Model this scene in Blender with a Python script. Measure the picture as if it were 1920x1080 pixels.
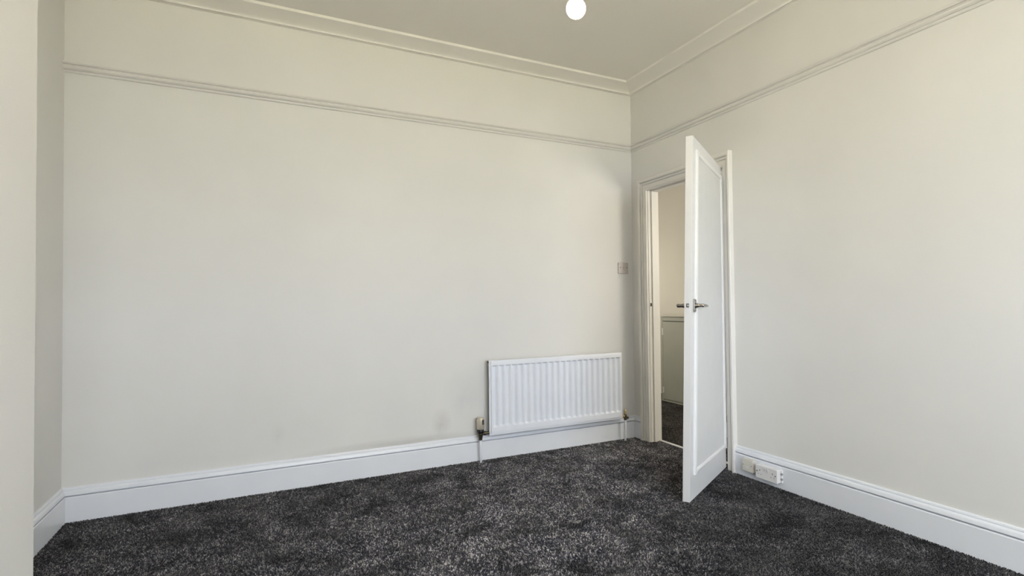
import bpy, bmesh, math, random
import numpy as np
from mathutils import Vector, Matrix

for o in list(bpy.data.objects):
    bpy.data.objects.remove(o)
SC = bpy.context.scene
COL = SC.collection
R = math.radians

# ------------------------------------------------------------------ camera
YAW, PITCH, ROLL = 0.4751, 0.0210, -0.0116
fw = Vector((math.sin(YAW) * math.cos(PITCH), math.cos(YAW) * math.cos(PITCH), math.sin(PITCH)))
rt = Vector((math.cos(YAW), -math.sin(YAW), 0))
up = rt.cross(fw)
rt2 = rt * math.cos(ROLL) + up * math.sin(ROLL)
up2 = -rt * math.sin(ROLL) + up * math.cos(ROLL)
cd = bpy.data.cameras.new('camera')
cam = bpy.data.objects.new('camera', cd)
COL.objects.link(cam)
m = Matrix((rt2, up2, -fw)).transposed().to_4x4()
m.translation = Vector((-2.7158, -3.6758, 1.10))
cam.matrix_world = m
cd.sensor_width = 36
cd.lens = 1021.32 / 1920 * 36
cd.shift_x = -61.06 / 1920
cd.shift_y = 7.27 / 1920
cd.clip_start = 0.02
SC.camera = cam

# ------------------------------------------------------------------ light, exposure
SC.view_settings.view_transform = 'Standard'
SC.view_settings.look = 'None'
SC.view_settings.gamma = 1
SC.view_settings.use_curve_mapping = False
SC.view_settings.exposure = 0.02
SKY = (0.855, 0.912, 1.0)
SKY_STRENGTH = 13.3
BULB_COL = (1.0, 0.70, 0.36)
BULB_STRENGTH = 160.0
HALL_WATTS = 43.0
SUN_STRENGTH = 41.0
SUN_COL = (1.0, 0.925, 0.73)
w = bpy.data.worlds.new('overcast_sky')
SC.world = w
w.use_nodes = True
bg = w.node_tree.nodes['Background']
bg.inputs[0].default_value = (*SKY, 1)
bg.inputs[1].default_value = SKY_STRENGTH

XL, H = -3.6515, 2.877          # left wall, ceiling height
YF = -5.00                      # window wall behind the camera
WIN = (-2.95, -0.55, 0.65, 2.45)  # window opening x0 x1 z0 z1

pd = bpy.data.lights.new('window_portal', 'AREA')
pd.shape = 'RECTANGLE'
pd.size, pd.size_y = WIN[1] - WIN[0], WIN[3] - WIN[2]
pd.cycles.is_portal = True
po = bpy.data.objects.new('window_portal', pd)
COL.objects.link(po)
po.location = ((WIN[0] + WIN[1]) / 2, YF - 0.02, (WIN[2] + WIN[3]) / 2)
po.rotation_euler = (R(90), 0, 0)

hl = bpy.data.lights.new('unseen_hall_light', 'POINT')
hl.energy = HALL_WATTS
hl.color = (1.0, 0.96, 0.86)
hl.shadow_soft_size = 0.25
ho = bpy.data.objects.new('unseen_hall_light', hl)
COL.objects.link(ho)
ho.location = (0.70, -1.65, 1.6)
hl2 = hl.copy()
hl2.energy = HALL_WATTS * 0.30  # second light, added out of view to brighten the hall wall
ho2 = bpy.data.objects.new('unseen_hall_light', hl2)
COL.objects.link(ho2)
ho2.location = (0.60, 1.80, 1.35)

sd = bpy.data.lights.new('sun', 'SUN')
sd.energy = SUN_STRENGTH
sd.color = SUN_COL
sd.angle = R(0.6)
so_ = bpy.data.objects.new('sun', sd)
COL.objects.link(so_)
so_.location = (3, 12, 14)
so_.rotation_euler = (R(-38), R(8), 0)      # high behind the house: it lights the ground outside the window


# ------------------------------------------------------------------ materials
def mat(name, col, rough=0.5, metal=0.0, spec=0.5, mottle=0.0, mottle_scale=3.0, bump=0.0, bump_scale=300.0, bump_dist=0.001):
    M = bpy.data.materials.new(name)
    M.use_nodes = True
    nt = M.node_tree
    b = nt.nodes['Principled BSDF']
    b.inputs['Base Color'].default_value = (*col, 1)
    b.inputs['Roughness'].default_value = rough
    b.inputs['Metallic'].default_value = metal
    b.inputs['Specular IOR Level'].default_value = spec
    tc = nt.nodes.new('ShaderNodeTexCoord')
    if mottle:
        n = nt.nodes.new('ShaderNodeTexNoise')
        n.inputs['Scale'].default_value = mottle_scale
        n.inputs['Detail'].default_value = 5
        nt.links.new(tc.outputs['Object'], n.inputs['Vector'])
        r = nt.nodes.new('ShaderNodeValToRGB')
        r.color_ramp.elements[0].position = 0.3
        r.color_ramp.elements[1].position = 0.7
        r.color_ramp.elements[0].color = (*[c * (1 - mottle) for c in col], 1)
        r.color_ramp.elements[1].color = (*[min(1, c * (1 + mottle)) for c in col], 1)
        nt.links.new(n.outputs['Fac'], r.inputs['Fac'])
        nt.links.new(r.outputs['Color'], b.inputs['Base Color'])
    if bump:
        n2 = nt.nodes.new('ShaderNodeTexNoise')
        n2.inputs['Scale'].default_value = bump_scale
        n2.inputs['Detail'].default_value = 3
        nt.links.new(tc.outputs['Object'], n2.inputs['Vector'])
        bp = nt.nodes.new('ShaderNodeBump')
        bp.inputs['Strength'].default_value = bump
        bp.inputs['Distance'].default_value = bump_dist
        nt.links.new(n2.outputs['Fac'], bp.inputs['Height'])
        nt.links.new(bp.outputs['Normal'], b.inputs['Normal'])
    return M


def add_stain(M, centre, radius, col, amount, squash=(1, 1, 1)):
    """A smudge with its own noisy outline, mixed over the base colour at a place on the wall."""
    nt = M.node_tree
    b = nt.nodes['Principled BSDF']
    src = b.inputs['Base Color'].links[0].from_socket
    tc = nt.nodes.new('ShaderNodeTexCoord')
    mp = nt.nodes.new('ShaderNodeMapping')
    mp.vector_type = 'POINT'
    mp.inputs['Location'].default_value = [-c * s / radius for c, s in zip(centre, squash)]
    mp.inputs['Scale'].default_value = [s / radius for s in squash]
    nt.links.new(tc.outputs['Object'], mp.inputs['Vector'])
    n = nt.nodes.new('ShaderNodeTexNoise')
    n.inputs['Scale'].default_value = 2.2
    n.inputs['Detail'].default_value = 6
    nt.links.new(mp.outputs['Vector'], n.inputs['Vector'])
    ln = nt.nodes.new('ShaderNodeVectorMath')
    ln.operation = 'LENGTH'
    nt.links.new(mp.outputs['Vector'], ln.inputs[0])
    mr = nt.nodes.new('ShaderNodeMapRange')
    mr.inputs['From Min'].default_value = 1.0
    mr.inputs['From Max'].default_value = 0.1
    nt.links.new(ln.outputs['Value'], mr.inputs['Value'])
    mu = nt.nodes.new('ShaderNodeMath')
    mu.operation = 'MULTIPLY'
    nt.links.new(mr.outputs['Result'], mu.inputs[0])
    nt.links.new(n.outputs['Fac'], mu.inputs[1])
    m2 = nt.nodes.new('ShaderNodeMath')
    m2.operation = 'MULTIPLY'
    m2.inputs[1].default_value = amount
    nt.links.new(mu.outputs[0], m2.inputs[0])
    mx = nt.nodes.new('ShaderNodeMixRGB')
    mx.inputs['Color2'].default_value = (*col, 1)
    nt.links.new(m2.outputs[0], mx.inputs['Fac'])
    nt.links.new(src, mx.inputs['Color1'])
    nt.links.new(mx.outputs['Color'], b.inputs['Base Color'])


WALL = (0.775, 0.765, 0.735)
M_wall = mat('wall_paint', WALL, 0.7, spec=0.3, mottle=0.022, mottle_scale=1.7, bump=0.35, bump_scale=260, bump_dist=0.0008)
M_wall_back = mat('wall_paint_back', WALL, 0.7, spec=0.3, mottle=0.022, mottle_scale=1.7, bump=0.35, bump_scale=260, bump_dist=0.0008)
add_stain(M_wall_back, (-1.633, 0, 0.285), 0.10, (0.44, 0.42, 0.39), 0.6, (1.3, 1, 0.9))
add_stain(M_wall_back, (-1.47, 0, 0.46), 0.16, (0.50, 0.52, 0.55), 0.35, (1, 1, 0.8))
add_stain(M_wall_back, (-2.64, 0, 0.33), 0.07, (0.5, 0.5, 0.48), 0.3, (1.4, 1, 0.9))
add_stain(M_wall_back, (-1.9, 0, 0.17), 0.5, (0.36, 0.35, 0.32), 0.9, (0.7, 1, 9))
M_ceil = mat('ceiling_paint', (0.87, 0.85, 0.81), 0.85, spec=0.2, mottle=0.012, mottle_scale=1.5, bump=0.2, bump_scale=200, bump_dist=0.0008)
M_trim = mat('gloss_trim_paint', (0.83, 0.85, 0.89), 0.32, mottle=0.015, mottle_scale=7, bump=0.12, bump_scale=60, bump_dist=0.001)
M_arch = mat('architrave_warm_light_paint', (0.815, 0.795, 0.755), 0.4, mottle=0.012, mottle_scale=8, bump=0.12, bump_scale=60, bump_dist=0.001)  # white trim paint with the warm light by the corner mixed in
M_rail = mat('rail_paint', (0.745, 0.73, 0.70), 0.5, spec=0.3, mottle=0.01, mottle_scale=8)
M_cove = mat('cove_paint', (0.89, 0.87, 0.835), 0.8, spec=0.2, mottle=0.01, mottle_scale=4)
M_door = mat('door_paint', (0.77, 0.77, 0.77), 0.38, mottle=0.012, mottle_scale=9, bump=0.2, bump_scale=140, bump_dist=0.0008)
M_panel = mat('door_panel_paint', (0.735, 0.735, 0.73), 0.5, mottle=0.015, mottle_scale=12, bump=0.4, bump_scale=190, bump_dist=0.0010)
M_bead = mat('door_bead_paint', (0.86, 0.86, 0.86), 0.3, mottle=0.01, mottle_scale=9)
M_rad = mat('radiator_enamel', (0.83, 0.855, 0.91), 0.35, mottle=0.012, mottle_scale=20)
M_rad_back_shade = mat('radiator_back_painted_shade', (0.045, 0.042, 0.035), 0.6, mottle=0.1, mottle_scale=20)  # shade of the gap behind the panel painted into this near-black colour
M_chrome = mat('satin_chrome', (0.44, 0.42, 0.39), 0.18, metal=1.0)
M_brass = mat('dull_brass', (0.55, 0.45, 0.26), 0.35, metal=1.0, mottle=0.1, mottle_scale=60)
M_dmetal = mat('tarnished_metal', (0.13, 0.115, 0.08), 0.4, metal=0.9, mottle=0.2, mottle_scale=60)
M_black = mat('black_plastic', (0.012, 0.012, 0.012), 0.4)
M_head = mat('valve_head_plastic', (0.62, 0.56, 0.46), 0.3, metal=0.35, mottle=0.05, mottle_scale=40)
M_white_pl = mat('white_plastic', (0.80, 0.79, 0.78), 0.35)
M_cream_pl = mat('cream_plastic', (0.72, 0.69, 0.61), 0.4)
M_grey_pl = mat('grey_switch_plate', (0.54, 0.49, 0.46), 0.35, mottle=0.04, mottle_scale=40)
M_grey_rk = mat('grey_switch_rocker', (0.49, 0.44, 0.415), 0.35)
M_hole = mat('dark_slot', (0.03, 0.028, 0.025), 0.7)
M_grey_tab = mat('grey_plug', (0.30, 0.30, 0.31), 0.6)
M_cup = mat('sage_grey_paint', (0.47, 0.475, 0.41), 0.5, mottle=0.04, mottle_scale=5)
M_cupdark = mat('sage_grey_shadow_gap', (0.05, 0.05, 0.04), 0.8)
M_hall = mat('hall_wall_paint', (0.72, 0.685, 0.61), 0.75, spec=0.25, mottle=0.012, mottle_scale=2.5, bump=0.2, bump_scale=240, bump_dist=0.0008)
M_strip = mat('threshold_metal', (0.78, 0.77, 0.75), 0.3, metal=0.6)
M_cord = mat('white_flex', (0.8, 0.78, 0.74), 0.5)
M_pave = mat('sandy_ground', (0.44, 0.415, 0.29), 0.9, mottle=0.1, mottle_scale=1.0)

M_bulb = bpy.data.materials.new('lit_bulb_glass')
M_bulb.use_nodes = True
nt = M_bulb.node_tree
nt.nodes.remove(nt.nodes['Principled BSDF'])
em = nt.nodes.new('ShaderNodeEmission')
em.inputs[0].default_value = (*BULB_COL, 1)
em.inputs[1].default_value = BULB_STRENGTH
nt.links.new(em.outputs[0], nt.nodes['Material Output'].inputs[0])

M_glass = bpy.data.materials.new('window_glass')
M_glass.use_nodes = True
nt = M_glass.node_tree
nt.nodes.remove(nt.nodes['Principled BSDF'])
g1 = nt.nodes.new('ShaderNodeBsdfTransparent')
g2 = nt.nodes.new('ShaderNodeBsdfGlossy')
g2.inputs['Roughness'].default_value = 0.02
mx = nt.nodes.new('ShaderNodeMixShader')
mx.inputs[0].default_value = 0.06
nt.links.new(g1.outputs[0], mx.inputs[1])
nt.links.new(g2.outputs[0], mx.inputs[2])
nt.links.new(mx.outputs[0], nt.nodes['Material Output'].inputs[0])


def carpet_material(name, dark, mid, light, base=False, lane=False):
    M = bpy.data.materials.new(name)
    M.use_nodes = True
    nt = M.node_tree
    b = nt.nodes['Principled BSDF']
    b.inputs['Roughness'].default_value = 0.95
    b.inputs['Specular IOR Level'].default_value = 0.15
    b.inputs['Sheen Weight'].default_value = 0.0 if base else 0.25
    b.inputs['Sheen Roughness'].default_value = 0.5
    tc = nt.nodes.new('ShaderNodeTexCoord')
    r = nt.nodes.new('ShaderNodeValToRGB')
    e = r.color_ramp.elements
    e[0].position, e[0].color = 0.0, (*dark, 1)
    e[1].position, e[1].color = 1.0, (*light, 1)
    k = e.new(0.5)
    k.color = (*mid, 1)
    # brushed patches a hand wide
    n = nt.nodes.new('ShaderNodeTexNoise')
    n.inputs['Scale'].default_value = 6.5
    n.inputs['Detail'].default_value = 6
    n.inputs['Roughness'].default_value = 0.66
    n.inputs['Distortion'].default_value = 0.6
    nt.links.new(tc.outputs['Object'], n.inputs['Vector'])
    ma = nt.nodes.new('ShaderNodeMapRange')
    ma.inputs['From Min'].default_value = 0.36
    ma.inputs['From Max'].default_value = 0.68
    ma.inputs['To Min'].default_value = 0.28
    ma.inputs['To Max'].default_value = 2.2
    nt.links.new(n.outputs['Fac'], ma.inputs['Value'])
    if base:
        sp = nt.nodes.new('ShaderNodeTexNoise')
        sp.inputs['Scale'].default_value = 160
        sp.inputs['Detail'].default_value = 2
        nt.links.new(tc.outputs['Object'], sp.inputs['Vector'])
        nt.links.new(sp.outputs['Fac'], r.inputs['Fac'])
    else:
        at = nt.nodes.new('ShaderNodeAttribute')
        at.attribute_name = 'yarn'
        nt.links.new(at.outputs['Fac'], r.inputs['Fac'])
    scale_out = ma.outputs['Result']
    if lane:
        # paler diagonal lane across the room, darker to both sides, wandering with a soft noise
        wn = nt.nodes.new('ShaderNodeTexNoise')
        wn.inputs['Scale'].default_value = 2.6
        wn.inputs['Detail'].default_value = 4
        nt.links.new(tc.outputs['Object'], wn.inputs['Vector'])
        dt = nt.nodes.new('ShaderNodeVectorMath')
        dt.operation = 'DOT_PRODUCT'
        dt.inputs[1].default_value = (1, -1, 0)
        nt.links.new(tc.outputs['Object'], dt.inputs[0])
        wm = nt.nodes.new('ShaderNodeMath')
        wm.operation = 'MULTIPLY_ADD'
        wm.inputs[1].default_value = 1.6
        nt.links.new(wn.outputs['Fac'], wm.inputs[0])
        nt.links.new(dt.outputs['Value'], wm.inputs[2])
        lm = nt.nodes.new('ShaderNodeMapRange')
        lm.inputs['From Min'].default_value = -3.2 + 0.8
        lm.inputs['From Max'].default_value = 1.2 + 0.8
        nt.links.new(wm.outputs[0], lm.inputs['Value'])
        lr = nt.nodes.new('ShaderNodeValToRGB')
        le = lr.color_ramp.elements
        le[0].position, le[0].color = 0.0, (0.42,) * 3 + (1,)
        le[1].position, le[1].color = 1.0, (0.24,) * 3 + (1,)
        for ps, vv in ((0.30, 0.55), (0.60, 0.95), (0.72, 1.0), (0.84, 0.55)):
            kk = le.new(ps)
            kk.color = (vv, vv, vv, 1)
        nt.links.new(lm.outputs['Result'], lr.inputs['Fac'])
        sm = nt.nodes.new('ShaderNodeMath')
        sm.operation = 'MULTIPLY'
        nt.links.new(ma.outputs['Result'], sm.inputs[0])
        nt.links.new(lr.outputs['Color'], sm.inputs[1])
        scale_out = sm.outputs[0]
    mu = nt.nodes.new('ShaderNodeVectorMath')
    mu.operation = 'SCALE'
    nt.links.new(r.outputs['Color'], mu.inputs[0])
    nt.links.new(scale_out, mu.inputs['Scale'])
    nt.links.new(mu.outputs['Vector'], b.inputs['Base Color'])
    return M


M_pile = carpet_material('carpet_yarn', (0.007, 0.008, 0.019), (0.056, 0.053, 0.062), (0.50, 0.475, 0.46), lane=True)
M_backing = carpet_material('carpet_base', (0.008, 0.008, 0.011), (0.018, 0.017, 0.019), (0.03, 0.03, 0.03), True)
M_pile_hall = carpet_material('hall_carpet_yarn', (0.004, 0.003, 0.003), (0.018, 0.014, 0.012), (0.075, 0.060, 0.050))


# ------------------------------------------------------------------ helpers
def bx(bm, x0, x1, y0, y1, z0, z1):
    vs = [bm.verts.new((x, y, z)) for x in (x0, x1) for y in (y0, y1) for z in (z0, z1)]
    for f in ((0, 1, 3, 2), (4, 6, 7, 5), (0, 4, 5, 1), (2, 3, 7, 6), (0, 2, 6, 4), (1, 5, 7, 3)):
        bm.faces.new([vs[i] for i in f])
    return vs


def obj(name, bm, material, parent=None, smooth=False, bevel=0.0, seg=2, mats=None):
    bmesh.ops.recalc_face_normals(bm, faces=bm.faces)
    me = bpy.data.meshes.new(name)
    bm.to_mesh(me)
    bm.free()
    for mm in (mats or [material]):
        me.materials.append(mm)
    if smooth:
        for p in me.polygons:
            p.use_smooth = True
    o = bpy.data.objects.new(name, me)
    COL.objects.link(o)
    if parent:
        o.parent = parent
    if bevel:
        bv = o.modifiers.new('bevel', 'BEVEL')
        bv.width = bevel
        bv.segments = seg
        bv.limit_method = 'ANGLE'
    return o


def tag(o, label=None, cat=None, kind=None, group=None):
    if label: o['label'] = label
    if cat: o['category'] = cat
    if kind: o['kind'] = kind
    if group: o['group'] = group
    return o


def empty(name, loc=(0, 0, 0), rz=0):
    o = bpy.data.objects.new(name, None)
    COL.objects.link(o)
    o.location = loc
    o.rotation_euler = (0, 0, rz)
    o.empty_display_size = 0.05
    return o


def loft(bm, rings, closed=True, cap=True):
    """rings: lists of equal length of 3-D points."""
    V = [[bm.verts.new(p) for p in r] for r in rings]
    n = len(V[0])
    for a, b in zip(V[:-1], V[1:]):
        for i in range(n if closed else n - 1):
            j = (i + 1) % n
            bm.faces.new((a[i], a[j], b[j], b[i]))
    if cap:
        bm.faces.new(V[0])
        bm.faces.new(list(reversed(V[-1])))
    return V


def lathe(bm, prof, axis='z', seg=24, origin=(0, 0, 0)):
    ox, oy, oz = origin
    rings = []
    for r, h in prof:
        ring = []
        for i in range(seg):
            a = 2 * math.pi * i / seg
            c, s = r * math.cos(a), r * math.sin(a)
            if axis == 'z': ring.append((ox + c, oy + s, oz + h))
            elif axis == 'x': ring.append((ox + h, oy + c, oz + s))
            else: ring.append((ox + c, oy + h, oz + s))
        rings.append(ring)
    loft(bm, rings)


def tube(bm, pts, rad, seg=12):
    rings = []
    P = [Vector(p) for p in pts]
    rr = rad if isinstance(rad, (list, tuple)) else [rad] * len(P)
    for i, p in enumerate(P):
        t = (P[min(i + 1, len(P) - 1)] - P[max(i - 1, 0)]).normalized()
        a = t.orthogonal().normalized() if abs(t.z) < 0.9 else Vector((1, 0, 0))
        if abs(t.z) < 0.9:
            a = Vector((0, 0, 1)) - t * t.z
            a.normalize()
        b = t.cross(a)
        rings.append([tuple(p + rr[i] * (a * math.cos(2 * math.pi * k / seg) + b * math.sin(2 * math.pi * k / seg))) for k in range(seg)])
    loft(bm, rings)


def run(name, prof, p0, p1, nrm, m0, m1, material, parent=None):
    """Moulding of profile (distance from wall, height) from p0 to p1 in plan; m0/m1 mitre: +1 inner corner, -1 outer, 0 square."""
    bm = bmesh.new()
    a, b, n = Vector(p0), Vector(p1), Vector(nrm)
    t = (b - a).normalized()
    r0, r1 = [], []
    for d, z in prof:
        q0 = a + n * d + t * (m0 * d)
        q1 = b + n * d - t * (m1 * d)
        r0.append((q0.x, q0.y, z))
        r1.append((q1.x, q1.y, z))
    loft(bm, [r0, r1])
    return obj(name, bm, material, parent)


# ------------------------------------------------------------------ room shell
D_IN, D_OUT, D_TOP = -0.212, -1.018, 1.992   # door lining faces (y, y, z)
WT = 0.104                                    # thickness of the wall with the door
HX = 1.56                                     # far hall wall
BRX, BRY = XL + 0.40, -1.784                  # chimney breast

bm = bmesh.new()
bx(bm, XL - 0.3, 1.75, YF - 0.3, 2.6, -0.12, -0.012)
floor = obj('floor', bm, M_backing)
tag(floor, 'floor under the dark grey flecked carpet', 'floor', 'structure')

bm = bmesh.new()
bx(bm, XL - 0.3, 1.75, YF - 0.3, 2.6, H, H + 0.12)
tag(obj('ceiling', bm, M_ceil), 'plain off white painted ceiling above the coving', 'ceiling', 'structure')

bm = bmesh.new()
bx(bm, XL - 0.3, 0.0, 0.0, 0.2, -0.02, H)
tag(obj('wall_back', bm, M_wall_back), 'long off white wall behind the radiator', 'wall', 'structure')

bm = bmesh.new()
bx(bm, XL - 0.3, XL, YF, 0.0, -0.02, H)
tag(obj('wall_left', bm, M_wall), 'shaded off white alcove wall at the far left', 'wall', 'structure')

bm = bmesh.new()
bx(bm, XL, BRX, YF, BRY, -0.02, H)
tag(obj('wall_chimney_breast', bm, M_wall, bevel=0.006), 'blank off white chimney breast face at the left edge', 'wall', 'structure')

# right wall with the doorway cut out of it
bm = bmesh.new()
op = [(2.4, -0.02), (2.4, H), (YF - 0.2, H), (YF - 0.2, -0.02), (D_OUT - 0.012, -0.02), (D_OUT - 0.012, D_TOP + 0.012), (D_IN + 0.012, D_TOP + 0.012), (D_IN + 0.012, -0.02)]
loft(bm, [[(0, y, z) for y, z in op], [(WT, y, z) for y, z in op]])
tag(obj('wall_right', bm, M_wall), 'off white wall with the doorway at the right', 'wall', 'structure')

# window wall behind the camera
bm = bmesh.new()
x0, x1, z0, z1 = WIN
bx(bm, XL - 0.3, x0, YF - 0.28, YF, -0.02, H)
bx(bm, x1, 0.0, YF - 0.28, YF, -0.02, H)
bx(bm, x0, x1, YF - 0.28, YF, -0.02, z0)
bx(bm, x0, x1, YF - 0.28, YF, z1, H)
tag(obj('wall_front', bm, M_wall), 'off white window wall facing the radiator wall', 'wall', 'structure')
bm = bmesh.new()
yw0, yw1 = YF - 0.20, YF - 0.14
bx(bm, x0, x0 + .05, yw0, yw1, z0, z1)
bx(bm, x1 - .05, x1, yw0, yw1, z0, z1)
bx(bm, x0 + .05, x1 - .05, yw0, yw1, z0, z0 + .06)
bx(bm, x0 + .05, x1 - .05, yw0, yw1, z1 - .05, z1)
wf = obj('window_1', bm, M_trim)
tag(wf, 'wide white framed window behind the viewpoint', 'window', 'structure')
xs = [x0 + .05, x0 + (x1 - x0) / 3, x0 + 2 * (x1 - x0) / 3, x1 - .05]
for k in (1, 2):
    bm = bmesh.new()
    bx(bm, xs[k] - .03, xs[k] + .03, yw0, yw1, z0 + .06, z1 - .05)
    obj('mullion', bm, M_trim, wf)
for k in range(3):
    bm = bmesh.new()
    bx(bm, xs[k] + .03 * (k > 0), xs[k + 1] - .03 * (k < 2), yw0 + .02, yw0 + .024, z0 + .06, z1 - .05)
    obj('pane', bm, M_glass, wf)
bm = bmesh.new()
bx(bm, x0 - .04, x1 + .04, YF - 0.14, YF + .03, z0 - .03, z0)
obj('window_sill', bm, M_trim, wf)

# ground outside the window
bm = bmesh.new()
bx(bm, -14, 12, YF - 22, YF - 0.32, -0.5, -0.45)
tag(obj('ground', bm, M_pave), 'sunlit sandy ground outside beyond the window', 'ground', 'structure')

# hall beyond the doorway
bm = bmesh.new()
bx(bm, HX, HX + 0.15, -3.0, 2.4, -0.02, H)
tag(obj('wall_hall', bm, M_hall), 'warm beige hall wall seen through the doorway', 'wall', 'structure')
bm = bmesh.new()
bx(bm, WT, HX, 2.2, 2.4, -0.02, H)
tag(obj('wall_hall_end', bm, M_hall), 'beige wall closing the far end of the hall', 'wall', 'structure')
bm = bmesh.new()
bx(bm, WT, HX, -3.0, -2.8, -0.02, H)
tag(obj('wall_hall_near', bm, M_hall), 'beige wall closing the near end of the hall', 'wall', 'structure')

# ------------------------------------------------------------------ mouldings
SK = [(0, -0.02), (0.021, -0.02), (0.021, 0.1215), (0.0195, 0.1245), (0.019, 0.1258), (0.002, 0.1262), (0.001, 0.1270), (0.001, 0.1305), (0.002, 0.1312), (0.0175, 0.1316),
      (0.0195, 0.1345), (0.0182, 0.142), (0.0165, 0.149), (0.0135, 0.1545), (0.0105, 0.157), (0.0085, 0.1575), (0.0095, 0.160), (0.009, 0.165), (0.0065, 0.170), (0.002, 0.172), (0, 0.172)]
A_IN, A_OUT, A_TOP, A_W = D_IN + 0.005, D_OUT - 0.004, D_TOP - 0.003, 0.096
A_WR = 0.071                                  # the leg on the hinge side is cut narrower
tag(run('baseboard_back', SK, (XL, 0), (0, 0), (0, -1), 1, 1, M_trim), 'tall white moulded skirting board running under the radiator', 'skirting', 'structure')
br = empty('baseboard_right')
tag(br, 'tall white moulded skirting board along the doorway wall', 'skirting', 'structure')
run('board', SK, (0, 0), (0, A_IN + A_W), (-1, 0), 1, 0, M_trim, br)
run('board', SK, (0, A_OUT - A_WR), (0, YF), (-1, 0), 0, 1, M_trim, br)
bl = empty('baseboard_left')
tag(bl, 'white moulded skirting board in the alcove at the left', 'skirting', 'structure')
run('board', SK, (XL, BRY), (XL, 0), (1, 0), 1, 1, M_trim, bl)
run('board', SK, (BRX, BRY), (XL, BRY), (0, 1), -1, 1, M_trim, bl)
run('board', SK, (BRX, YF), (BRX, BRY), (1, 0), 1, -1, M_trim, bl)

ZR = 2.345
PR = [(0, 0), (0.010, 0.0), (0.013, 0.004), (0.013, 0.0095), (0.0105, 0.0105), (0.0105, 0.0135), (0.018, 0.0145), (0.026, 0.021), (0.028, 0.028), (0.024, 0.0345),
      (0.0205, 0.0355), (0.0205, 0.0390), (0.029, 0.0405), (0.033, 0.046), (0.031, 0.0525), (0.025, 0.0555), (0.018, 0.054), (0.012, 0.050), (0.0, 0.049)]
PR = [(d, z + ZR) for d, z in PR]
tag(run('trim_1', PR, (XL - 0.001, 0), (0, 0), (0, -1), 0, 1, M_rail), 'moulded picture rail along the radiator wall', 'picture rail', 'structure')
tag(run('trim_2', PR, (0, 0), (0, YF), (-1, 0), 1, 1, M_rail), 'moulded picture rail along the doorway wall', 'picture rail', 'structure')

ZC, CC = 2.817, 0.138
CV = [(0, ZC), (0.014, ZC), (0.015, ZC + 0.0015), (0.0045, ZC + 0.002), (0.0045, ZC + 0.0060), (0.016, ZC + 0.0065)]
for k in range(0, 13):
    t = k / 12
    CV.append((0.017 + (CC - 0.021) * t ** 1.35, ZC + 0.0070 + 0.0360 * t ** 0.60))
CV += [(CC - 0.001, ZC + 0.0432), (CC, ZC + 0.0445), (CC, H), (0, H)]
tag(run('trim_3', CV, (XL, 0), (0, 0), (0, -1), 1, 1, M_cove), 'white concave coving between radiator wall and ceiling', 'coving', 'structure')
tag(run('trim_4', CV, (0, 0), (0, YF), (-1, 0), 1, 1, M_cove), 'white concave coving between doorway wall and ceiling', 'coving', 'structure')
tag(run('trim_5', CV, (XL, BRY), (XL, 0), (1, 0), 0, 1, M_cove), 'white concave coving above the alcove wall', 'coving', 'structure')
tag(run('trim_6', CV, (BRX, YF), (BRX, BRY), (1, 0), 1, 0, M_cove), 'white concave coving above the chimney breast', 'coving', 'structure')

# door architrave (one mitred run) and lining with stop
AP = [(0, 0), (0, 0.0135), (0.002, 0.016), (0.010, 0.016), (0.012, 0.0135), (0.014, 0.016), (0.040, 0.016), (0.0425, 0.0145), (0.043, 0.0085), (0.048, 0.0085), (0.0485, 0.016),
      (0.053, 0.0205), (0.058, 0.0215), (0.062, 0.0195), (0.0625, 0.0145), (0.0665, 0.0145), (0.067, 0.026), (0.072, 0.0315), (0.080, 0.033), (0.092, 0.0325), (A_W, 0.029), (A_W, 0)]
bm = bmesh.new()
rings = [[], [], [], []]
for wd, d in AP:
    rings[0].append((-d, A_IN + wd, -0.01))
    rings[1].append((-d, A_IN + wd, A_TOP + wd))
    wr = wd * A_WR / A_W
    rings[2].append((-d, A_OUT - wr, A_TOP + wd))
    rings[3].append((-d, A_OUT - wr, -0.01))
loft(bm, rings)
tag(obj('trim_7', bm, M_arch), 'white moulded architrave framing the doorway', 'architrave', 'structure')

lin = empty('trim_8', (0, D_IN, 0))
tag(lin, 'white door lining with its stop inside the doorway', 'door frame', 'structure')


def lining_piece(name, coords):
    b_ = bmesh.new()
    bx(b_, coords[0], coords[1], coords[2] - D_IN, coords[3] - D_IN, coords[4], coords[5])
    return obj(name, b_, M_arch, lin, bevel=0.0015)


lining_piece('jamb', (0, WT, D_IN, D_IN + 0.012, -0.01, D_TOP + 0.012))
lining_piece('jamb', (0, WT, D_OUT - 0.012, D_OUT, -0.01, D_TOP + 0.012))
lining_piece('head', (0, WT, D_OUT, D_IN, D_TOP, D_TOP + 0.012))
lining_piece('stop', (0.028, 0.090, D_IN - 0.012, D_IN, -0.01, D_TOP))
lining_piece('stop', (0.028, 0.090, D_OUT, D_OUT + 0.012, -0.01, D_TOP))
lining_piece('stop', (0.028, 0.090, D_OUT + 0.012, D_IN - 0.012, D_TOP - 0.012, D_TOP))
bm = bmesh.new()
bx(bm, 0.004, 0.036, -0.0025, 0, 1.045, 1.115)
sp = obj('strike_plate', bm, M_arch, lin, bevel=0.001)
bm = bmesh.new()
bx(bm, 0.008, 0.022, -0.0035, -0.0024, 1.066, 1.092)
obj('strike_hole', bm, M_hole, sp)

# ------------------------------------------------------------------ door leaf (slightly twisted old leaf, standing 120 degrees open)
PIN = Vector((-0.013, -1.0085))
A0, A1, DW, DT = 0.5200, 0.5896, 0.7536, 0.040


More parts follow.
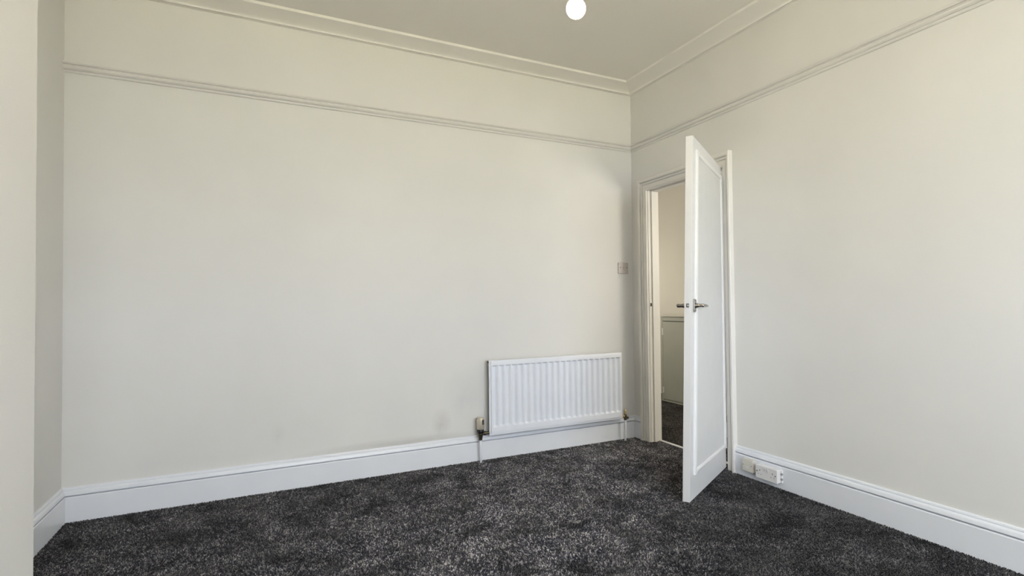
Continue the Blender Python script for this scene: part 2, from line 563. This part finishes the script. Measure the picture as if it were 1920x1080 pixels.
def leafpt(s, o, z):
    """s along the leaf from the hinge, o out of the room-side face, z up -> world (leaf twisted about its hinge)."""
    z2 = z + (0.016 * s / DW) * (z / 2.0)
    a = A0 + (A1 - A0) * z2 / 2.0
    return (PIN.x - math.cos(a) * s + math.sin(a) * o, PIN.y - math.sin(a) * s - math.cos(a) * o, z2)


door = empty('door_1', (PIN.x, PIN.y, 0))
tag(door, 'white panelled door standing open into the room', 'door', 'structure')
DOOR_INV = Matrix.Translation((-PIN.x, -PIN.y, 0))


def leafbox(bm, s0, s1, o0, o1, z0, z1, nz=1):
    rings = []
    for k in range(nz + 1):
        z = z0 + (z1 - z0) * k / nz
        rings.append([leafpt(s0, o0, z), leafpt(s1, o0, z), leafpt(s1, o1, z), leafpt(s0, o1, z)])
    loft(bm, rings)


def leafobj(name, bm, material, parent=None, **k):
    o = obj(name, bm, material, parent or door, **k)
    o.data.transform(DOOR_INV)
    return o


bm = bmesh.new()
leafbox(bm, 0.004, DW, -DT, 0, 0.010, 1.990, 16)
leafobj('leaf', bm, M_door, bevel=0.0015)


def bead(s0, s1, z0, z1, side=1):
    b_ = bmesh.new()
    vert = (z1 - z0) > (s1 - s0)
    pr = [(0, 0), (0.0, 0.006), (0.15, 0.0105), (0.5, 0.0125), (0.85, 0.0105), (1, 0.006), (1, 0)]
    n = 12 if vert else 2
    rings = []
    for k in range(n + 1):
        ring = []
        for t, h in pr:
            off = h if side == 1 else -DT - h
            if vert:
                ring.append(leafpt(s0 + (s1 - s0) * t, off, z0 + (z1 - z0) * k / n))
            else:
                ring.append(leafpt(s0 + (s1 - s0) * k / n, off, z0 + (z1 - z0) * t))
        rings.append(ring)
    loft(b_, rings)
    return leafobj('bead', b_, M_bead)


for side in (1, -1):
    b_ = bmesh.new()
    leafbox(b_, 0.045, 0.660, *((-0.001, 0.0025) if side == 1 else (-DT - 0.0025, -DT + 0.001)), 0.165, 1.905, 12)
    leafobj('panel', b_, M_panel)
    bead(0.652, 0.692, 0.142, 1.928, side)
    bead(0.012, 0.050, 0.142, 1.928, side)
    bead(0.050, 0.652, 1.900, 1.926, side)
    bead(0.050, 0.652, 0.144, 0.170, side)

# lever handles on both faces
HS, HZ = 0.703, 1.070


def lever(side):
    def P(s, o, z):
        return leafpt(s, o if side == 1 else -DT - o, z)
    b_ = bmesh.new()
    rings = []
    for o_, k in ((0, 1.0), (0.006, 1.0), (0.009, 0.88)):
        ring = []
        for i in range(24):
            a = 2 * math.pi * i / 24
            c, s_ = math.cos(a), math.sin(a)
            e = 0.35
            ring.append(P(HS + k * 0.0205 * math.copysign(abs(c) ** e, c), o_, HZ + k * 0.037 * math.copysign(abs(s_) ** e, s_)))
        rings.append(ring)
    loft(b_, rings)
    hp = leafobj('handle', b_, M_chrome, smooth=False)
    hp['label'] = 'satin chrome lever handle on its backplate'
    b_ = bmesh.new()
    rings = []
    for o_, r_ in ((0.008, 0.015), (0.014, 0.0145), (0.022, 0.011), (0.036, 0.0095), (0.048, 0.0105), (0.054, 0.010), (0.057, 0.006)):
        rings.append([P(HS + r_ * math.cos(2 * math.pi * i / 20), o_, HZ + r_ * math.sin(2 * math.pi * i / 20)) for i in range(20)])
    loft(b_, rings)
    leafobj('boss', b_, M_chrome, hp, smooth=True)
    b_ = bmesh.new()
    rings = []
    for t in (0, 0.15, 0.35, 0.6, 0.8, 0.93, 1.0):
        s_c = HS - 0.004 - 0.104 * t
        rz_ = 0.0105 - 0.0035 * t if t < 0.95 else 0.004
        ro_ = 0.008 - 0.002 * t if t < 0.95 else 0.003
        rings.append([P(s_c, 0.047 + 0.003 * math.sin(math.pi * t) + ro_ * math.cos(2 * math.pi * i / 16), HZ - 0.002 * t + rz_ * math.sin(2 * math.pi * i / 16)) for i in range(16)])
    loft(b_, rings)
    leafobj('lever', b_, M_chrome, hp, smooth=True)
    for dz in (-0.029, 0.029):
        b_ = bmesh.new()
        rings = []
        for o_, r_ in ((0.0085, 0.0035), (0.0105, 0.003), (0.011, 0.001)):
            rings.append([P(HS + r_ * math.cos(2 * math.pi * i / 10), o_, HZ + dz + r_ * math.sin(2 * math.pi * i / 10)) for i in range(10)])
        loft(b_, rings)
        leafobj('screw', b_, M_chrome, hp)


lever(1)
lever(-1)
# latch plate, latch bolt on the free edge
bm = bmesh.new()
leafbox(bm, DW - 0.001, DW + 0.0018, -DT * 0.5 - 0.011, -DT * 0.5 + 0.011, HZ - 0.036, HZ + 0.034)
lp = leafobj('latch_plate', bm, M_door, bevel=0.0006)
bm = bmesh.new()
leafbox(bm, DW + 0.0015, DW + 0.0024, -DT * 0.5 - 0.0075, -DT * 0.5 + 0.0075, HZ - 0.010, HZ + 0.011)
obj_hole = leafobj('latch_hole', bm, M_hole, lp)
bm = bmesh.new()
leafbox(bm, DW + 0.002, DW + 0.008, -DT * 0.5 - 0.003, -DT * 0.5 + 0.006, HZ - 0.006, HZ + 0.008)
leafobj('latch_bolt', bm, M_chrome, lp, bevel=0.001)
# painted butt hinges
for z0h in (0.205, 1.770):
    hz = empty('hinge')
    hz.parent = door
    for k in range(5):
        b_ = bmesh.new()
        a_ = z0h + k * 0.0195
        rings = []
        for zz, r_ in ((a_, 0.0052), (a_ + 0.0005, 0.0062), (a_ + 0.0178, 0.0062), (a_ + 0.0183, 0.0052)):
            c_ = leafpt(-0.005, -0.001, zz)
            rings.append([(c_[0] + r_ * math.cos(2 * math.pi * i / 12), c_[1] + r_ * math.sin(2 * math.pi * i / 12), zz) for i in range(12)])
        loft(b_, rings)
        leafobj('knuckle', b_, M_bead, hz, smooth=False)
    b_ = bmesh.new()
    leafbox(b_, 0.0, 0.0042, -0.030, 0.0, z0h, z0h + 0.097)
    leafobj('hinge_plate', b_, M_bead, hz)
    b_ = bmesh.new()
    bx(b_, -0.0125, 0.022, D_OUT - 0.0005, D_OUT + 0.0025, z0h, z0h + 0.097)
    leafobj('hinge_plate', b_, M_bead, hz)

# threshold strip in the doorway
bm = bmesh.new()
prof = [(-0.012, 0.0), (-0.010, 0.006), (-0.004, 0.009), (0.004, 0.009), (0.010, 0.006), (0.012, 0.0)]
loft(bm, [[(0.078 + d, D_OUT + 0.013, z) for d, z in prof], [(0.078 + d, D_IN - 0.013, z) for d, z in prof]])
tag(obj('threshold_strip', bm, M_strip), 'thin pale metal carpet strip across the doorway', 'threshold strip', 'structure')

# ------------------------------------------------------------------ radiator
RX0, RX1, RZ0, RZ1, RYF = -1.314, -0.181, 0.174, 0.703, -0.092
rad = empty('radiator', ((RX0 + RX1) / 2, 0, RZ0))
tag(rad, 'white panel radiator with vertical flutes low on the long wall', 'radiator')
RINV = Matrix.Translation((-(RX0 + RX1) / 2, 0, -RZ0))


def robj(name, bm, material, parent=None, **k):
    o = obj(name, bm, material, parent or rad, **k)
    o.data.transform(RINV)
    return o


# fluted front sheet as a height field: 22 pressed channels
NF = 22
fx0, fx1 = RX0 + 0.024, RX1 - 0.014
per = (fx1 - fx0) / NF
xs = [RX0, RX0 + 0.004, RX0 + 0.011, RX0 + 0.013]
chan = []
for k in range(NF):
    c0 = fx0 + k * per
    for t in (0.0, 0.025, 0.05, 0.075, 0.28, 0.42, 0.53, 0.64, 0.75, 0.86):
        xs.append(c0 + per * t)
xs += [RX1 - 0.009, RX1 - 0.004, RX1]
zt_, zb_ = RZ1 - 0.046, RZ0 + 0.068
zs = [RZ0, RZ0 + 0.004, RZ0 + 0.017, RZ0 + 0.019, zb_ - 0.013, zb_ - 0.010, zb_ - 0.006, zb_ - 0.002, zb_ + 0.002, zb_ + 0.006, zt_ - 0.004, zt_, zt_ + 0.003, zt_ + 0.006, zt_ + 0.009, zt_ + 0.012, RZ1 - 0.008, RZ1 - 0.003, RZ1]


def rdepth(x, z):
    d = 0.0
    if x <= RX0 + 0.0115 or z <= RZ0 + 0.0175 or x >= RX1 - 0.005:
        d = 0.009                                    # pressed rim
    if x in (RX0, RX1) or z in (RZ0, RZ1):
        d = 0.012
    if z > RZ1 - 0.004 and z < RZ1:
        d = max(d, 0.002)
    if fx0 <= x <= fx1:
        t = ((x - fx0) / per) % 1.0
        def sst(a, b, v):
            v = min(1, max(0, (v - a) / (b - a)))
            return v * v * (3 - 2 * v)
        prof_ = sst(0.0, 0.075, t) * (1 - sst(0.42, 0.86, t))
        env = sst(zb_ - 0.010, zb_ + 0.002, z) * (1 - sst(zt_ + 0.000, zt_ + 0.009, z))
        d = max(d, 0.0185 * prof_ * env)
    return d


bm = bmesh.new()
G = [[bm.verts.new((x, RYF + rdepth(x, z), z)) for x in xs] for z in zs]
for j in range(len(zs) - 1):
    for i in range(len(xs) - 1):
        bm.faces.new((G[j][i], G[j][i + 1], G[j + 1][i + 1], G[j + 1][i]))
# folded edges and back sheet
back = RYF + 0.026
B = {}
edge = [(0, i) for i in range(len(xs))] + [(j, len(xs) - 1) for j in range(1, len(zs))] + [(len(zs) - 1, i) for i in range(len(xs) - 2, -1, -1)] + [(j, 0) for j in range(len(zs) - 2, 0, -1)]
ring = [G[j][i] for j, i in edge]
ring1 = [bm.verts.new((v.co.x, RYF + 0.015, v.co.z)) for v in ring]
ring2 = [bm.verts.new((min(max(v.co.x, RX0 + 0.013), RX1 - 0.013), back, min(max(v.co.z, RZ0 + 0.013), RZ1 - 0.013))) for v in ring]
for i in range(len(ring)):
    k = (i + 1) % len(ring)
    bm.faces.new((ring[i], ring1[i], ring1[k], ring[k]))
    bm.faces.new((ring1[i], ring2[i], ring2[k], ring1[k]))
bm.faces.new(ring2)
bmesh.ops.remove_doubles(bm, verts=ring2, dist=1e-5)
panel = robj('panel', bm, M_rad, smooth=False)
for p_ in panel.data.polygons:
    p_.use_smooth = True
panel.data.set_sharp_from_angle(angle=R(32))
# folded convector fins behind the sheet
bm = bmesh.new()
N = 40
za, zb = RZ0 + 0.022, RZ1 - 0.014
pa, pb = [], []
for k in range(N * 2 + 1):
    x = RX0 + 0.007 + (RX1 - RX0 - 0.014) * k / (2 * N)
    y = back + 0.001 if (k // 1) % 2 == 0 else back + 0.042
    pa.append((x, y, za)); pb.append((x, y, zb))
loft(bm, [pa, pb], closed=False, cap=False)
fins = robj('convector_fins', bm, M_rad_back_shade)
so = fins.modifiers.new('thickness', 'SOLIDIFY')
so.thickness = 0.001
for xb in (RX0 + 0.16, RX1 - 0.16):
    b_ = bmesh.new()
    bx(b_, xb - 0.015, xb + 0.015, back + 0.043, 0.0, RZ0 + 0.06, RZ1 - 0.06)
    robj('wall_bracket', b_, M_rad_back_shade)
# corner lug at the top left
bm = bmesh.new()
lathe(bm, [(0.006, 0), (0.009, 0.003), (0.009, 0.016), (0.006, 0.02)], 'x', 14, (RX0 - 0.006, RYF + 0.028, RZ1 - 0.012))
robj('air_vent', bm, M_dmetal, smooth=True)

# thermostatic valve on the left
VX, VY = -1.376, -0.070
tv = empty('thermostatic_valve', (VX - (RX0 + RX1) / 2, VY, -RZ0))
tv.parent = rad
tv['label'] = 'thermostatic valve with a pale ribbed head, left of the panel'


def vobj(name, bm, material, parent, smooth=True):
    return obj(name, bm, material, parent, smooth=smooth)


bm = bmesh.new()
rings = []
for z, r_ in ((0.226, 0.021), (0.229, 0.0255), (0.250, 0.0265), (0.290, 0.0262), (0.302, 0.0245), (0.309, 0.020), (0.311, 0.010)):
    rings.append([((r_ * (1 - (0.06 if i % 3 == 0 else 0))) * math.cos(2 * math.pi * i / 36), (r_ * (1 - (0.06 if i % 3 == 0 else 0))) * math.sin(2 * math.pi * i / 36), z) for i in range(36)])
loft(bm, rings)
vobj('valve_head', bm, M_head, tv)
bm = bmesh.new()
bx(bm, 0.003, 0.016, -0.0285, -0.020, 0.262, 0.296)
o = obj('head_window', bm, M_dmetal, tv, bevel=0.002)
bm = bmesh.new()
lathe(bm, [(0.015, 0.196), (0.020, 0.200), (0.0235, 0.210), (0.024, 0.2265), (0.021, 0.229)], seg=24)
vobj('valve_collar', bm, M_black, tv)
bm = bmesh.new()
lathe(bm, [(0.010, 0.150), (0.0135, 0.152), (0.0135, 0.170), (0.011, 0.173), (0.012, 0.178), (0.0165, 0.182), (0.0165, 0.203), (0.013, 0.206)], seg=6)
lathe(bm, [(0.0125, 0.160), (0.0155, 0.178), (0.0190, 0.194), (0.018, 0.207)], seg=24)
vobj('valve_body', bm, M_dmetal, tv, smooth=False)
bm = bmesh.new()
lathe(bm, [(0.012, 0.0), (0.012, 0.022), (0.0155, 0.023), (0.0155, 0.038), (0.0115, 0.039), (0.0115, 0.074)], 'x', 16, (0, 0, 0.196))
vobj('valve_tail', bm, M_dmetal, tv, smooth=False)
bm = bmesh.new()
tube(bm, [(0, 0, 0.165), (0, 0, 0.1), (0, 0, 0.05), (0.001, 0, -0.02)], 0.0085, 16)
vobj('pipe', bm, M_trim, tv)

# lockshield valve on the right
LX, LY = -0.146, -0.070
lv = empty('lockshield_valve', (LX - (RX0 + RX1) / 2, LY, -RZ0))
lv.parent = rad
lv['label'] = 'small brass capped valve, right of the panel'
bm = bmesh.new()
lathe(bm, [(0.0105, 0.207), (0.0115, 0.209), (0.0115, 0.236), (0.010, 0.243), (0.006, 0.246)], seg=20)
vobj('valve_cap', bm, mat('lockshield_cap_brass', (0.62, 0.52, 0.30), 0.4, metal=0.4), lv)
bm = bmesh.new()
lathe(bm, [(0.0115, 0.160), (0.0125, 0.163), (0.0125, 0.178), (0.010, 0.181), (0.012, 0.186), (0.013, 0.200), (0.0095, 0.208)], seg=18)
vobj('valve_body', bm, M_dmetal, lv)
bm = bmesh.new()
lathe(bm, [(0.008, 0), (0.008, -0.012), (0.011, -0.013), (0.011, -0.024), (0.008, -0.025), (0.008, -0.040)], 'x', 14, (0, 0, 0.190))
vobj('valve_tail', bm, M_brass, lv, smooth=False)
bm = bmesh.new()
lathe(bm, [(0.007, 0.008), (0.0095, 0.012), (0.0095, 0.020), (0.006, 0.023)], 'x', 12, (0.004, -0.004, 0.176))
vobj('drain_screw', bm, M_dmetal, lv)
bm = bmesh.new()
tube(bm, [(0, 0, 0.165), (0, 0, 0.1), (-0.001, 0, 0.05), (-0.004, 0, -0.02)], 0.0075, 16)
vobj('pipe', bm, M_trim, lv)

# ------------------------------------------------------------------ light switch on the back wall
sw = empty('light_switch', (-0.1005, 0, 1.381))
tag(sw, 'square grey light switch plate beside the door corner', 'light switch')
bm = bmesh.new()
bx(bm, -0.049, 0.049, -0.0095, 0, -0.045, 0.045)
obj('switch_plate', bm, M_grey_pl, sw, bevel=0.003)
bm = bmesh.new()
rings = [[(x, y, z) for x, z, y in ((-0.006, -0.011, -0.0105), (0.006, -0.011, -0.0105), (0.006, 0.011, -0.0145), (-0.006, 0.011, -0.0145))],
         [(x, y, z) for x, z, y in ((-0.006, -0.011, -0.009), (0.006, -0.011, -0.009), (0.006, 0.011, -0.009), (-0.006, 0.011, -0.009))]]
loft(bm, rings)
obj('rocker', bm, M_grey_rk, sw)
for sx in (-0.0302, 0.0302):
    bm = bmesh.new()
    lathe(bm, [(0.0042, -0.009), (0.0042, -0.0102), (0.003, -0.0108)], 'y', 12, (sx, 0, 0.004))
    obj('screw', bm, M_dmetal, sw)

# ------------------------------------------------------------------ sockets on the right skirting
SKF = -0.0205
tp = empty('telephone_socket', (SKF, -1.219, 0.0785))
tag(tp, 'small square cream socket box on the skirting beside the architrave', 'wall socket')
bm = bmesh.new()
bx(bm, -0.020, 0, -0.040, 0.040, -0.0375, 0.0375)
obj('back_box', bm, M_cream_pl, tp, bevel=0.002)
bm = bmesh.new()
bx(bm, -0.030, -0.020, -0.041, 0.041, -0.0385, 0.0385)
pl = obj('face_plate', bm, M_cream_pl, tp, bevel=0.003)
for sy in (-0.030, 0.030):
    bm = bmesh.new()
    lathe(bm, [(0.0035, -0.0295), (0.0035, -0.0306), (0.002, -0.031)], 'x', 10, (0, sy, 0.002))
    obj('screw', bm, M_grey_tab, pl)
bm = bmesh.new()
bx(bm, -0.0318, -0.0295, -0.009, 0.009, -0.017, -0.006)
obj('jack_cover', bm, M_white_pl, pl, bevel=0.0006)

ds = empty('double_socket', (SKF, -1.3705, 0.0705))
tag(ds, 'white double plug socket box on the skirting, nearer than the cream box', 'wall socket')
bm = bmesh.new()
bx(bm, -0.032, 0, -0.0765, 0.0765, -0.038, 0.038)
obj('back_box', bm, M_white_pl, ds, bevel=0.002)
bm = bmesh.new()
bx(bm, -0.042, -0.032, -0.079, 0.079, -0.040, 0.040)
pl = obj('face_plate', bm, M_white_pl, ds, bevel=0.003)
for sy in (0.010, -0.010):
    bm = bmesh.new()
    q = [(-0.0425, -0.0065, 0.008), (-0.0425, 0.0065, 0.008), (-0.0465, 0.0065, 0.029), (-0.0465, -0.0065, 0.029)]
    loft(bm, [[(x, y + sy, z) for x, y, z in q], [(-0.041, y + sy, z) for x, y, z in q]])
    obj('rocker', bm, M_white_pl, pl)
for sy in (0.046, -0.046):
    for nm, dy, dz, wy, wz in (('earth_slot', 0, 0.010, 0.0045, 0.0085), ('pin_slot', -0.011, -0.012, 0.0065, 0.0045), ('pin_slot', 0.011, -0.012, 0.0065, 0.0045)):
        bm = bmesh.new()
        bx(bm, -0.0424, -0.0405, sy + dy - wy / 2, sy + dy + wy / 2, dz - wz / 2, dz + wz / 2)
        obj(nm, bm, M_hole if nm == 'earth_slot' else M_grey_tab, pl)
for sy in (0.066, -0.066):
    bm = bmesh.new()
    lathe(bm, [(0.004, -0.041), (0.004, -0.0428), (0.0025, -0.0432)], 'x', 12, (0, sy, 0.002))
    obj('screw', bm, M_dmetal, pl)
# knockout strip with grey plugs at its near end
bm = bmesh.new()
bx(bm, -0.010, 0, -0.0865, -0.0766, -0.036, 0.034)
ko = obj('end_clip', bm, M_white_pl, ds, bevel=0.001)
for dz in (0.014, -0.016):
    bm = bmesh.new()
    bx(bm, -0.0125, -0.002, -0.0885, -0.0775, dz - 0.006, dz + 0.006)
    obj('plug', bm, M_grey_tab, ko, bevel=0.001)

# ------------------------------------------------------------------ pendant bulb
BX, BY, BZ = -1.8025, -2.15, 2.068
pe = empty('pendant_light', (BX, BY, H))
tag(pe, 'lit bare bulb hanging on a flex from the ceiling', 'pendant light')


def zz(v): return v - H


bm = bmesh.new()
pr = []
for k in range(13):
    a = -math.pi / 2 + k / 12 * (math.pi * 0.78)
    pr.append((max(0.0005, 0.0318 * math.cos(a)), zz(BZ) + 0.0015 + 0.0318 * math.sin(a)))
pr += [(0.0185, zz(BZ) + 0.042), (0.0155, zz(BZ) + 0.052), (0.014, zz(BZ) + 0.060)]
lathe(bm, pr, seg=32)
obj('bulb', bm, M_bulb, pe, smooth=True)
bm = bmesh.new()
lathe(bm, [(0.0135, zz(BZ) + 0.060), (0.0145, zz(BZ) + 0.063), (0.021, zz(BZ) + 0.066), (0.021, zz(BZ) + 0.085), (0.016, zz(BZ) + 0.105), (0.010, zz(BZ) + 0.125), (0.005, zz(BZ) + 0.130)], seg=24)
obj('bulb_holder', bm, M_white_pl, pe, smooth=True)
bm = bmesh.new()
tube(bm, [(0, 0, zz(BZ) + 0.128), (0, 0, -0.3), (0, 0, -0.015)], 0.0035, 10)
obj('flex', bm, M_cord, pe, smooth=True)
bm = bmesh.new()
lathe(bm, [(0.006, -0.032), (0.016, -0.030), (0.040, -0.018), (0.048, -0.006), (0.048, 0.0)], seg=28)
obj('ceiling_rose', bm, M_white_pl, pe, smooth=True)

# ------------------------------------------------------------------ cupboard in the hall
CX = 1.23
cu = empty('hall_cupboard', (CX, 0.7, 0))
tag(cu, 'low sage grey built in cupboard seen through the doorway', 'cupboard')


def cobj(name, x0, x1, y0, y1, z0, z1, material, parent=None, bevel=0.002):
    b_ = bmesh.new()
    bx(b_, x0 - CX, x1 - CX, y0 - 0.7, y1 - 0.7, z0, z1)
    return obj(name, b_, material, parent or cu, bevel=bevel)


cobj('carcass', CX + 0.022, HX, 0.05, 1.16, 0, 0.935, M_cupdark)
cobj('frame_stile', CX, CX + 0.022, 1.128, 1.16, 0, 0.935, M_cup)
cobj('frame_stile', CX, CX + 0.022, 0.05, 0.12, 0, 0.935, M_cup)
cobj('frame_rail', CX, CX + 0.022, 0.12, 1.128, 0.890, 0.935, M_cup)
cobj('top', CX - 0.012, HX, 0.03, 1.175, 0.938, 0.960, M_hall)
cobj('kick_board', CX, CX + 0.022, 0.12, 1.128, 0, 0.020, M_cup)
cdr = cobj('cupboard_door', CX - 0.004, CX + 0.016, 0.124, 1.122, 0.026, 0.883, M_cup)
for z0_, z1_ in ((0.733, 0.810), (0.094, 0.159)):
    h_ = cobj('hinge', CX - 0.008, CX - 0.003, 1.114, 1.134, z0_, z1_, M_white_pl, cdr, 0.001)
    h_['label'] = 'white painted hinge'

# ------------------------------------------------------------------ carpet: cut pile tufts
def pile(name, x0, x1, y0, y1, step, material, parent, seed, hole=None, height=0.0095):
    rng = np.random.default_rng(seed)
    nx, ny = int((x1 - x0) / step), int((y1 - y0) / step)
    gx, gy = np.meshgrid(np.arange(nx), np.arange(ny))
    px = x0 + (gx.ravel() + 0.5 + rng.uniform(-.45, .45, nx * ny)) * step
    py = y0 + (gy.ravel() + 0.5 + rng.uniform(-.45, .45, nx * ny)) * step
    if hole is not None:
        keep = ~hole(px, py)
        px, py = px[keep], py[keep]
    n = len(px)
    # large soft field for the lie of the pile
    def field(sc, k):
        r2 = np.random.default_rng(k)
        v = np.zeros(n)
        for _ in range(14):
            a = r2.uniform(0, 2 * np.pi); fq = sc * r2.uniform(0.5, 1.6); ph = r2.uniform(0, 2 * np.pi)
            v += np.sin((px * np.cos(a) + py * np.sin(a)) * fq + ph)
        return v / math.sqrt(7)
    lx = field(14, seed + 1) * 0.22 + rng.normal(0, .25, n)
    ly = field(14, seed + 2) * 0.22 + rng.normal(0, .25, n)
    h = height * rng.uniform(.75, 1.05, n)
    r = step * rng.uniform(.50, .80, n)
    a0 = rng.uniform(0, 2 * np.pi, n)
    # each tuft: a squat blunt bud, three-sided foot, wide waist, small tilted top
    V = np.empty((n, 6, 3), np.float32)
    for k in range(3):
        a = a0 + k * 2 * np.pi / 3
        V[:, k, 0] = px + r * np.cos(a); V[:, k, 1] = py + r * np.sin(a); V[:, k, 2] = -0.012
        a = a + 0.9
        rt_ = r * 0.55
        V[:, 3 + k, 0] = px + lx * h + rt_ * np.cos(a); V[:, 3 + k, 1] = py + ly * h + rt_ * np.sin(a)
        V[:, 3 + k, 2] = -0.012 + h + rng.normal(0, .12, n) * h
    F = np.array([[0, 1, 3], [1, 4, 3], [1, 2, 4], [2, 5, 4], [2, 0, 5], [0, 3, 5], [3, 4, 5]])
    T = ((np.arange(n) * 6)[:, None, None] + F[None]).reshape(-1).astype(np.int32)
    me = bpy.data.meshes.new(name)
    me.vertices.add(n * 6)
    me.vertices.foreach_set('co', V.reshape(-1))
    me.loops.add(n * 21)
    me.loops.foreach_set('vertex_index', T)
    me.polygons.add(n * 7)
    me.polygons.foreach_set('loop_start', (np.arange(n * 7) * 3).astype(np.int32))
    at = me.attributes.new('yarn', 'FLOAT', 'POINT')
    ci = (np.floor(px / (step * 1.7)).astype(np.int64) * 73856093) ^ (np.floor(py / (step * 1.7)).astype(np.int64) * 19349663)
    cl = rng.random(4096)[np.abs(ci) % 4096]            # a few tufts of one yarn side by side
    yv = np.clip(0.45 * cl + 0.55 * rng.random(n) + rng.normal(0, .05, n), 0, 1)
    yv = np.clip((yv - 0.5) * 1.25 + 0.5, 0, 1) ** 1.25
    at.data.foreach_set('value', np.repeat(yv, 6).astype(np.float32))
    me.update()
    me.validate()
    me.materials.append(material)
    o = bpy.data.objects.new(name, me)
    COL.objects.link(o)
    o.parent = parent
    o['kind'] = 'stuff'
    return o


def behind_breast(x, y):
    return ((x < BRX) & (y < BRY)) | ((x > -0.0) & ((y > D_IN) | (y < D_OUT)))


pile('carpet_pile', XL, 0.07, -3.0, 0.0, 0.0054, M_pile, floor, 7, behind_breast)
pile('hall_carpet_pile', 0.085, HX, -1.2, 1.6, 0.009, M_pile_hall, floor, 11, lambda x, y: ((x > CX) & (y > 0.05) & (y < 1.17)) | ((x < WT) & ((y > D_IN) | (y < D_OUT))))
